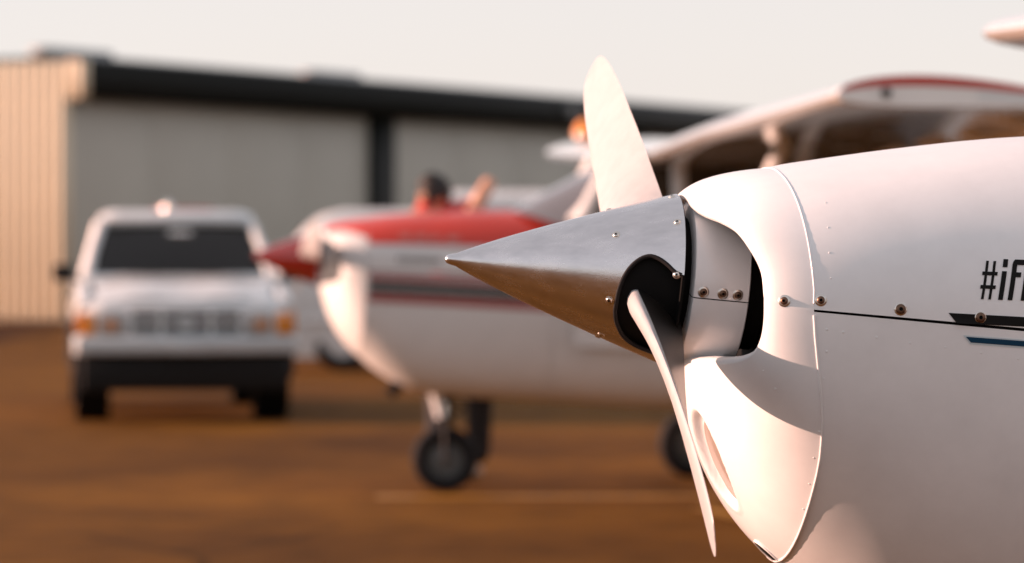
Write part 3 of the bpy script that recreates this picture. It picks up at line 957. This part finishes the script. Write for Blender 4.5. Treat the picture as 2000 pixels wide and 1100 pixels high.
lathe('tip_lamp', [(0, .022), (.03, .018), (.04, .001)], A(par2['le'] + .34, par2['span'] + .0, par2['u_wing'] + .03 + par2['span'] * math.tan(R(1.75)) + .02), (0, -1, 0), 'rubber', w_, 16)
# orange dome standing in for an unidentified object on the far wing
wf_, _ = par2['wings'][-1]
lathe('orange_dome', [(0, .085), (.05, .08), (.10, .055), (.125, .001)], A(par2['le'] + .34, -5.02, par2['u_wing'] + .03 + 5.02 * math.tan(R(1.75)) + .135), (0, 0, 1), 'lens_amber', wf_, 20)
ORG = Vector((0, 0, 0))

# ------------------------------------------------------------------ person leaning over the far side of the red cowl
px, py = -0.30, 22.62
person = empty('person', (px, py, 0), (0, 0, 0), 'dark haired person in a red shirt leaning over the red cowling with one elbow raised', 'person')
ORG = Vector((px, py, 0))
J = [(-.29, 22.60, .93, .135, .11),   # 0 pelvis
     (-.31, 22.50, 1.12, .13, .10),   # 1 waist
     (-.34, 22.38, 1.36, .15, .11),   # 2 chest
     (-.36, 22.26, 1.55, .10, .08),   # 3 upper chest
     (-.415, 22.24, 1.57, .052),       # 4 neck
     (-.455, 22.19, 1.615, .078),      # 5 head low
     (-.465, 22.18, 1.67, .092),      # 6 head
     (-.46, 22.185, 1.74, .070),      # 7 crown
     (-.24, 22.36, 1.585, .062),       # 8 far shoulder (raised arm)
     (-.185, 22.33, 1.66, .050),       # 9 upper arm
     (-.125, 22.30, 1.765, .043),     # 10 elbow
     (-.17, 22.13, 1.66, .038),       # 11 forearm
     (-.22, 21.97, 1.60, .028),       # 12 wrist
     (-.245, 21.90, 1.585, .032),     # 13 palm
     (-.48, 22.12, 1.585, .066),       # 14 other shoulder
     (-.60, 22.14, 1.44, .048),       # 15
     (-.62, 22.05, 1.44, .040),       # 16 elbow
     (-.56, 21.95, 1.56, .028),       # 17 wrist
     (-.54, 21.90, 1.58, .032),       # 18 palm
     (-.40, 22.60, .84, .095),        # 19 hips
     (-.43, 22.58, .50, .062),        # 20 knee
     (-.44, 22.62, .10, .042),        # 21 ankle
     (-.19, 22.63, .84, .095),        # 22
     (-.19, 22.60, .50, .062),        # 23
     (-.20, 22.65, .10, .042)]        # 24
E_ = [(0,1),(1,2),(2,3),(3,4),(4,5),(5,6),(6,7),(3,8),(8,9),(9,10),(10,11),(11,12),(12,13),(3,14),(14,15),(15,16),(16,17),(17,18),(0,19),(19,20),(20,21),(0,22),(22,23),(23,24)]
body = skin_figure('body', J, E_, 'skin', person)
def fingers(palm, d, up_, parent):
    d = Vector(d).normalized(); up_ = Vector(up_).normalized(); sd = d.cross(up_).normalized()
    for k in range(4):
        o0 = Vector(palm) + sd * (k - 1.5) * .019 + d * .02
        L = (.062, .075, .072, .055)[k]
        skin_figure('finger', [(*o0, .009), (*(o0 + d * L * .45 + up_ * .004), .0085), (*(o0 + d * L * .8 - up_ * .012), .008), (*(o0 + d * L - up_ * .03), .007)], [(0,1),(1,2),(2,3)], 'skin', parent, sub=1)
    o0 = Vector(palm) - sd * .03
    skin_figure('thumb', [(*o0, .011), (*(o0 - sd * .025 + d * .02), .010), (*(o0 - sd * .03 + d * .05), .009)], [(0,1),(1,2)], 'skin', parent, sub=1)
fingers(J[13][:3], (-.3, -.9, -.25), (0, 0, 1), body)
fingers(J[18][:3], (.2, -.9, -.1), (0, 0, 1), body)
# face: nose, ears, eyes, mouth (looking left and down)
fd = Vector((-.80, .48, -.36)).normalized(); hc = Vector(J[6][:3])
sd = fd.cross(Vector((0, 0, 1))).normalized(); fu = sd.cross(fd)
def hp(f, s, u): return hc + fd * f + sd * s + fu * u
skin_figure('nose', [(*hp(.085, 0, .01), .010), (*hp(.112, 0, -.022), .014), (*hp(.095, 0, -.034), .010)], [(0,1),(1,2)], 'skin', body, sub=1)
for s_ in (-1, 1):
    skin_figure('ear', [(*hp(-.01, s_*.088, .02), .012), (*hp(-.02, s_*.098, 0), .014), (*hp(-.01, s_*.09, -.025), .009)], [(0,1),(1,2)], 'skin', body, sub=1)
    lathe('eye', [(-.010, .001), (-.006, .010), (.004, .010), (.008, .001)], hp(.084, s_*.032, .008), fd, 'plastic', body, 12)
tube('mouth', [hp(.082, -.024, -.058), hp(.092, 0, -.060), hp(.082, .024, -.058)], .006, 'shirt', body, 8)
# hair: cap of tufts over the back, sides and crown
hv, hf = [], []
nu, nv = 18, 26
for i in range(nu + 1):
    for j in range(nv):
        th, ph = math.pi * .66 * i / nu, 2 * math.pi * j / nv
        dv = (fu * math.cos(th) + (fd * math.cos(ph) + sd * math.sin(ph)) * math.sin(th))
        front = max(0, dv.dot(fd))
        rr = .108 + .010 * math.sin(j * 5.1 + i * 2.3) + random.uniform(-.004, .004)
        if front > .45 and dv.dot(fu) < .62: rr = .06
        hv.append(hc + Vector((0.004, 0, .012)) - fd * .014 + Vector((dv.x * .98, dv.y * .92, dv.z * 1.08)) * rr)
hair = mesh('hair', hv, grid_faces(nu + 1, nv, True), 'hair', body)
# shirt and trousers
S_ = [(*J[0][:2], .98, .150, .125), (*J[1][:3], .150, .12), (*J[2][:3], .168, .13), (*J[3][:3], .125, .10), (*J[8][:3], .078), (-.20, 22.335, 1.635, .066), (*J[14][:3], .088), (-.585, 22.16, 1.45, .062)]
skin_figure('shirt', S_, [(0,1),(1,2),(2,3),(3,4),(4,5),(3,6),(6,7)], 'shirt', person)
Tz = [(*J[0][:3], .155, .13), (*J[19][:3], .115), (*J[20][:3], .085), (J[21][0], J[21][1], .09, .072), (*J[22][:3], .115), (*J[23][:3], .085), (J[24][0], J[24][1], .09, .072)]
skin_figure('trousers', Tz, [(0,1),(1,2),(2,3),(0,4),(4,5),(5,6)], 'trousers', person)
for k in (21, 24):
    x, y = J[k][0], J[k][1]
    skin_figure('shoe', [(x, y + .06, .05, .05, .045), (x - .03, y - .03, .05, .05, .045), (x - .07, y - .14, .042, .05, .038)], [(0,1),(1,2)], 'shoe', person, sub=2)
ORG = Vector((0, 0, 0))

# ================================================================== foreground airplane
Y1, P1 = R(8.0), R(5.2)
H1 = Vector((0.2904, 7.14, 1.3405))
r1 = Matrix.Rotation(Y1, 4, 'Z') @ Matrix.Rotation(P1, 4, 'Y')
ORG = base_of(H1, r1, .55)
truck.scale = (.965, 1, .99)
plane1 = empty('light_airplane', H1 + r1 @ ORG, r1.to_euler(), 'white airplane in front with polished cone spinner, two blade propeller and black lettering', 'airplane')
c1 = -.035
PU, PL = 2.2, 2.05
tab1 = [(.0, .33, .16, -.28), (.2, .374, .232, -.468), (.25, .381, .244, -.507), (.3, .386, .256, -.535), (.41, .393, .281, -.585), (.553, .400, .310, -.622), (.651, .406, .326, -.637), (1.1, .44, .375, -.65)]
rim1 = [(.008, 0, .162), (.010, .05, .155), (.014, .095, .140), (.024, .15, .129), (.042, .21, .119), (.062, .262, .103), (.082, .30, .074), (.105, .326, .03), (.114, .337, -.02), (.117, .336, -.06),
        (.117, .324, -.095), (.112, .298, -.122), (.098, .25, -.138), (.075, .19, -.147), (.055, .12, -.150), (.038, .06, -.154), (.030, 0, -.157)]
def joint_s(u):
    """station of the joint behind the nose bowl: further aft low down"""
    t_ = max(0, min(1, (.0 - u) / .30))
    return .196 - .030 * max(0, min(1, u / .22)) + .050 * t_ * t_ * (3 - 2 * t_)
bowl1 = make_bowl('nose_bowl', rim1, tab1, .2, c1, PU, PL, 'white', plane1, 90, 280, off=.0012, warp=joint_s)
LCN, LCU, LRN, LRU = .064, -.325, .050, .084      # oval lamp pocket in the chin
for v in bowl1.data.vertices:
    p = v.co + ORG
    e_ = math.sqrt(((-p.y - LCN) / LRN) ** 2 + ((p.z - LCU) / LRU) ** 2)
    if e_ < 1.15 and p.x < .22:
        k_ = max(0, min(1, (1.08 - e_) / .22)); k_ = k_ * k_ * (3 - 2 * k_)
        v.co += Vector((.016, 0, .006)) * k_
        if .98 < e_ < 1.15: v.co -= Vector((.0016, 0, 0))
bowl1.data.update()
sharp_s = frange(.2, 1.10, 30)
up1 = shell('upper_cowling', tab1, sharp_s, c1, PU, PL, R(-89.75), R(89.75), 97, 'white', plane1, off=.0015, warp=joint_s)
lo1 = shell('lower_cowling', tab1, sharp_s, c1, PU, PL, R(90.25), R(269.75), 97, 'white', plane1, warp=joint_s)
shell('cowling_liner', tab1, frange(.275, 1.1, 10), c1, PU, PL, R(0), R(360), 60, 'black', plane1, off=-.006, closed=True)
bv1 = bvh_of([bowl1, up1, lo1])
# raised joint strip round the rear of the nose bowl
def joint(a0, a1, rad, sink):
    pts = []
    for k in range(40):
        ph = R(a0 + (a1 - a0) * k / 39)
        p = section(tab1, joint_s(section(tab1, .2, c1, PU, PL, ph).z), c1, PU, PL, ph)
        q = Vector((0, p.y, p.z - c1)).normalized()
        pts.append(p + q * (.003 - sink))
    return tube('joint_strip', pts, rad, 'white', plane1, 10)
joint(-88, 88, .0019, .0018)
joint(91, 269, .0028, .0016)
# neck behind the spinner, split at the same level as the cowling
def neck(name, a0, a1, m):
    prof_ = [(.020, .10), (.0205, .140), (.023, .1475), (.029, .150), (.06, .151), (.10, .1515), (.124, .1515), (.126, .149), (.126, .12)]
    vs_ = []
    for (s, r) in prof_:
        for k in range(49):
            a = R(a0 + (a1 - a0) * k / 48)
            vs_.append(A(s, r * math.sin(a), r * math.cos(a) - .001))
    return sharp(mesh(name, vs_, grid_faces(len(prof_), 49), m, plane1), 40)
nk_u = neck('nose_ring', -101, 101, 'white')
nk_l = neck('nose_ring', 101.8, 258.2, 'white')
def baffle(tab, s, c, pu, pl, k, parent):  # black disc added inside the bowl to keep its inlets dark
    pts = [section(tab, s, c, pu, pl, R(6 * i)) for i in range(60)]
    return mesh('blackout_baffle', [A(s, -p.y * k, c + (p.z - c) * k) for p in pts], [tuple(range(60))], 'black', parent, False)
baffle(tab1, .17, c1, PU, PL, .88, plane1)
lathe('crank_flange', [(-.002, .001), (-.002, .118), (.16, .118)], A(.002, 0, 0), (1, 0, 0), 'black', plane1, 40)  # black cylinder: the shade of the spinner gap put into its colour

# spinner with blade cut-outs
TH1, HUB = 25.5, -.045
SL, SR = .42, .159
outer = [(-.42, .0008), (-.4185, .0055), (-.4155, .0078), (-.410, .0098)] + [(-SL + SL * x, SR * x ** .86) for x in (.05, .08, .12, .17, .23, .3, .38, .46, .55, .64, .73, .82, .9, .96)] + [(0, SR)]
inner = [(0, SR - .004)] + [(-SL + SL * x, SR * x ** .86 - .004) for x in (.96, .82, .64, .46, .3, .17)] + [(-.36, .0008)]
spin1 = lathe('spinner', outer + inner, A(0, 0, 0), (1, 0, 0), 'alu', plane1, 128)
cut_out = [(-.112, -.005), (-.110, .030), (-.100, .058), (-.084, .078), (-.064, .090), (-.046, .0905), (-.030, .085), (-.016, .077), (.03, .074),
           (.03, -.100), (-.03, -.100), (-.062, -.092), (-.085, -.075), (-.102, -.048), (-.110, -.025)]
def cutter(flip):
    d = A(0, math.cos(R(TH1)), -math.sin(R(TH1))); t_ = A(0, math.sin(R(TH1)), math.cos(R(TH1)))
    if flip: d, t_ = -d, -t_
    vs_ = [Vector((s, 0, 0)) + t_ * v + d * h for h in (.03, .30) for (s, v) in cut_out]
    k = len(cut_out)
    f = [tuple(range(k))[::-1], tuple(k + i for i in range(k))] + [(i, (i + 1) % k, k + (i + 1) % k, k + i) for i in range(k)]
    o = mesh('cutter', vs_, f)
    bm = bmesh.new(); bm.from_mesh(o.data); bmesh.ops.recalc_face_normals(bm, faces=bm.faces); bm.to_mesh(o.data); bm.free()
    o.parent = None
    return o
spin1.parent = None
apply_boolean(spin1, [cutter(False), cutter(True)])
spin1.parent = plane1
sharp(spin1, 35)
if not spin1.data.materials: spin1.data.materials.append(M['alu'])
# rubber edging round each cut-out, laid on the cone
def cone_point(s, t_v, flip, off=0.0):
    x = max(.02, (s + SL) / SL); r = SR * min(1, x) ** .86 + off
    d = A(0, math.cos(R(TH1)), -math.sin(R(TH1))); t_ = A(0, math.sin(R(TH1)), math.cos(R(TH1)))
    if flip: d, t_ = -d, -t_
    h = math.sqrt(max(1e-6, r * r - t_v * t_v))
    return Vector((s, 0, 0)) + t_ * t_v + d * h
for fl_ in (False, True):
    pts2 = catmull([(s, v, 0) for (s, v) in [(-.004, -.100), (-.03, -.100), (-.062, -.092), (-.085, -.075), (-.102, -.048), (-.110, -.025), (-.112, -.005), (-.110, .030), (-.100, .058), (-.084, .078), (-.064, .090), (-.046, .0905), (-.030, .085), (-.016, .077), (-.004, .0745)]], 60)
    tube('cutout_seal', [cone_point(p.x, p.y, fl_, -.002) for p in pts2], .0042, 'rubber', spin1, 8)
# bulkhead with a black core that paints the dark behind the cut-outs
lathe('spinner_bulkhead', [(-.36, .001), (-.355, .018), (-.30, .042), (-.2, .082), (-.12, .112), (-.06, .128), (-.012, .136), (-.003, .138), (-.002, .154), (.003, .154), (.003, .001)], A(0, 0, 0), (1, 0, 0), 'black', spin1, 48)
for fl_ in (False, True): make_blade('propeller_blade', HUB, TH1, fl_, 'blade', plane1, .975, cscale=1.0)

# screws
def screw_mesh(name, rw, rh, m):
    prof_ = [(0, rw), (.0012, rw * .97), (.0022, rw * .80), (.0024, rh), (.0042, rh * .9), (.0056, rh * .62), (.0058, rh * .38), (.0034, rh * .30), (.0034, .0001)]
    mi = [0, 0, 0, 1, 1, 1, 2, 2]
    global ORG
    sv, ORG = ORG, Vector((0, 0, 0))
    o = lathe(name, prof_, (0, 0, 0), (0, 0, 1), m, None, 20, mi)
    ORG = sv
    me = o.data; bpy.data.objects.remove(o)
    if name in ('flush_rivet', 'spinner_screw'):
        for v in me.vertices: v.co.z *= .30 if name == 'flush_rivet' else .55
    return me
SC_A = screw_mesh('washer_screw', .0112, .0072, ['screw', 'screw_dark', 'black'])
SC_B = screw_mesh('spinner_screw', .0080, .0058, ['screw', 'screw', 'black'])
SC_C = screw_mesh('quarter_turn_fastener', .0118, .0092, ['screw', 'screw_dark', 'black'])
RV = screw_mesh('flush_rivet', .0040, .0030, ['white', 'white', 'white'])
def place(name, me, loc, nr, parent, k=1.0):
    o = bpy.data.objects.new(name, me); COL.objects.link(o); o.parent = parent
    o.rotation_mode = 'QUATERNION'; o.rotation_quaternion = nr.to_track_quat('Z', 'Y') @ Euler((0, 0, random.uniform(0, 3))).to_quaternion()
    o.location = loc - nr * .0006; o.scale = (k, k, k)
    return o
def on_cone(s, a):
    """a: angle above the port horizontal"""
    x = (s + SL) / SL; r = SR * x ** .86
    dr = SR * .86 * x ** (-.14) / SL
    rad = A(0, math.cos(R(a)), math.sin(R(a)))
    nr = (rad - Vector((dr, 0, 0))).normalized()
    return Vector((s, 0, 0)) + rad * r - ORG, nr
for (s, a) in ((-.121, 37), (-.0135, 42.5), (-.013, 3.0), (-.125, -25), (-.122, -75), (-.012, 79), (-.121, 97), (-.122, 150), (-.0135, 130), (-.12, 210), (-.012, 200), (-.12, 262)):
    place('screw', SC_B, *on_cone(s, a), spin1)
for s in (.040, .076, .104):
    a = R(-7.2); place('screw', SC_A, A(s, .1508 * math.cos(a), .1508 * math.sin(a)) - ORG, A(0, math.cos(a), math.sin(a)), nk_u, .95)
for (s, u, me) in ((.146, -.0225, SC_A), (.208, -.0155, SC_A), (.350, -.0185, SC_C), (.494, -.0205, SC_C), (.64, -.022, SC_C), (.8, -.022, SC_C), (.95, -.022, SC_C)):
    for sd in (1, -1):
        h = hit_side(bv1, s, u, sd)
        if h: place('screw', me, h[0], h[1], bowl1 if s < .2 else up1)
rv = [(.222, -.066), (.252, -.068), (.312, -.072), (.372, -.077), (.436, -.079), (.50, -.083), (.57, -.088), (.64, -.09)] + [(.228 + .002 * k, -.105 - .048 * k) for k in range(8)] + \
     [(.222, .16 - .045 * k) for k in range(4)] + [(.13 + .02 * k, -.15 - .03 * k) for k in range(3)]
for (s, u) in rv:
    h = hit_side(bv1, s + random.uniform(-.002, .002), u)
    if h: place('rivet', RV, h[0], h[1], lo1 if u < -.04 else up1, random.uniform(.62, .85))
for (s, u) in ((.31, -.088), (.355, -.36), (.27, -.33), (.30, -.40), (.45, -.44)):   # paint chips
    h = hit_side(bv1, s, u)
    if h: place('paint_chip', SC_C, h[0] - h[1] * .0042, h[1], lo1, .33)

# stripes and lettering
decal('black_stripe', [[(.436, -.0175), (1.05, .004), (1.05, -.012), (.452, -.0345)]], bv1, 'vinyl_black', up1, .0012, 30, 3)
decal('pale_edge', [[(.466, -.0545), (1.05, -.0455), (1.05, -.061), (.480, -.0695)]], bv1, 'vinyl_pale', lo1, .0008, 30, 3)
decal('blue_stripe', [[(.471, -.0568), (1.05, -.048), (1.05, -.0585), (.481, -.0662)]], bv1, 'vinyl_blue', lo1, .0016, 30, 3)
# slanted condensed letters: '#ifl'; x from 0 along the line, y 0..1 the letter height
LH, SLANT = .069, .20
def glyph(x0, strokes):
    out = []
    for q in strokes:
        out.append([(.4885 + (x0 + x) * LH + y * SLANT * LH * .55, .0115 + y * LH + (x0 + x) * LH * .055) for (x, y) in q])
    return out
def bar(x0, x1, y0, y1): return [(x0, y1), (x1, y1), (x1, y0), (x0, y0)]
letters = {
    'hash': glyph(0, [bar(.055, .125, 0, 1), bar(.245, .315, 0, 1), bar(-.01, .0549, .275, .37), bar(.1251, .2449, .275, .37), bar(.3151, .39, .275, .37), bar(-.01, .0549, .625, .72), bar(.1251, .2449, .625, .72), bar(.3151, .39, .625, .72)]),
    'i': glyph(.50, [bar(0, .125, 0, .745), bar(0, .125, .85, 1.06)]),
    'f': glyph(.735, [bar(.015, .14, 0, .93), [(.015, .93), (.30, .93), (.30, .93), (.015, .93)], bar(.1401, .27, .60, .73), [(.03, 1.0), (.07, 1.06), (.14, .93), (.015, .93)], [(.07, 1.06), (.33, 1.06), (.33, .92), (.1401, .92)]]),
    'l': glyph(1.09, [bar(0, .125, 0, 1.06)]),
}
for k_, q in letters.items():
    decal('lettering', q, bv1, 'vinyl_black', up1, .0013, 3, 4)

# chin: oval light recess with a rim, outlet whose inner dark is painted as a flat black patch
def chin_patch(name, m, cn, cu, rn, ru, off, parent, rim_r=None):
    vs_ = []; ring = []
    for i in range(7):
        for k in range(32):
            a = 2 * math.pi * k / 32; f_ = i / 6
            n, u = cn + rn * f_ * math.cos(a), cu + ru * f_ * math.sin(a)
            h = bv1.ray_cast(A(-2, n, u) - ORG, Vector((1, 0, 0)))
            q = (h[0] + ORG) if h[0] is not None else A(.1, n, u)
            nr = h[1] if h[0] is not None else Vector((-1, 0, 0))
            if nr.x > 0: nr = -nr
            dome = off
            vs_.append(q + nr * dome)
            if i == 6: ring.append(q + nr * .001)
    o = mesh(name, vs_, grid_faces(7, 32, True), m, parent)
    if rim_r: tube('light_rim', ring, rim_r, 'white', o, 8, True)
    return o
M['lamp_recess'] = mat('beige_lamp_lens', (0.30, 0.25, 0.22), 0.25, coat=0.6)
chin_patch('landing_light', 'lamp_recess', LCN, LCU, LRN * .84, LRU * .86, .0015, bowl1)
chin_patch('air_outlet', 'black', .030, -.494, .024, .024, .0012, bowl1, .0025)

par1 = dict(pu=PU, pl=PL, tab=tab1, c=c1, s_fw=1.104, m='white', tip_m='white', post_m='white', glass='glass', le=1.87, sill=.36, u_wing=.755, w_cab=.54,
            ws0=1.12, ws1=1.75, u_ws=.37, deck=.34, strut=(.30, -.40, .42), gear_s=2.45, gear_u=-1.125, belly=-.62, span=5.5,
            body=[(1.104, .44, .375, -.65), (1.6, .50, .37, -.66), (3.0, .50, .35, -.56), (4.0, .36, .33, -.38), (5.2, .22, .30, -.14), (6.6, .07, .26, .06)])
make_airframe(plane1, par1)
nose_gear(plane1, .58, ORG.z - 0.0, .20, -.58, 'white')
ORG = Vector((0, 0, 0))
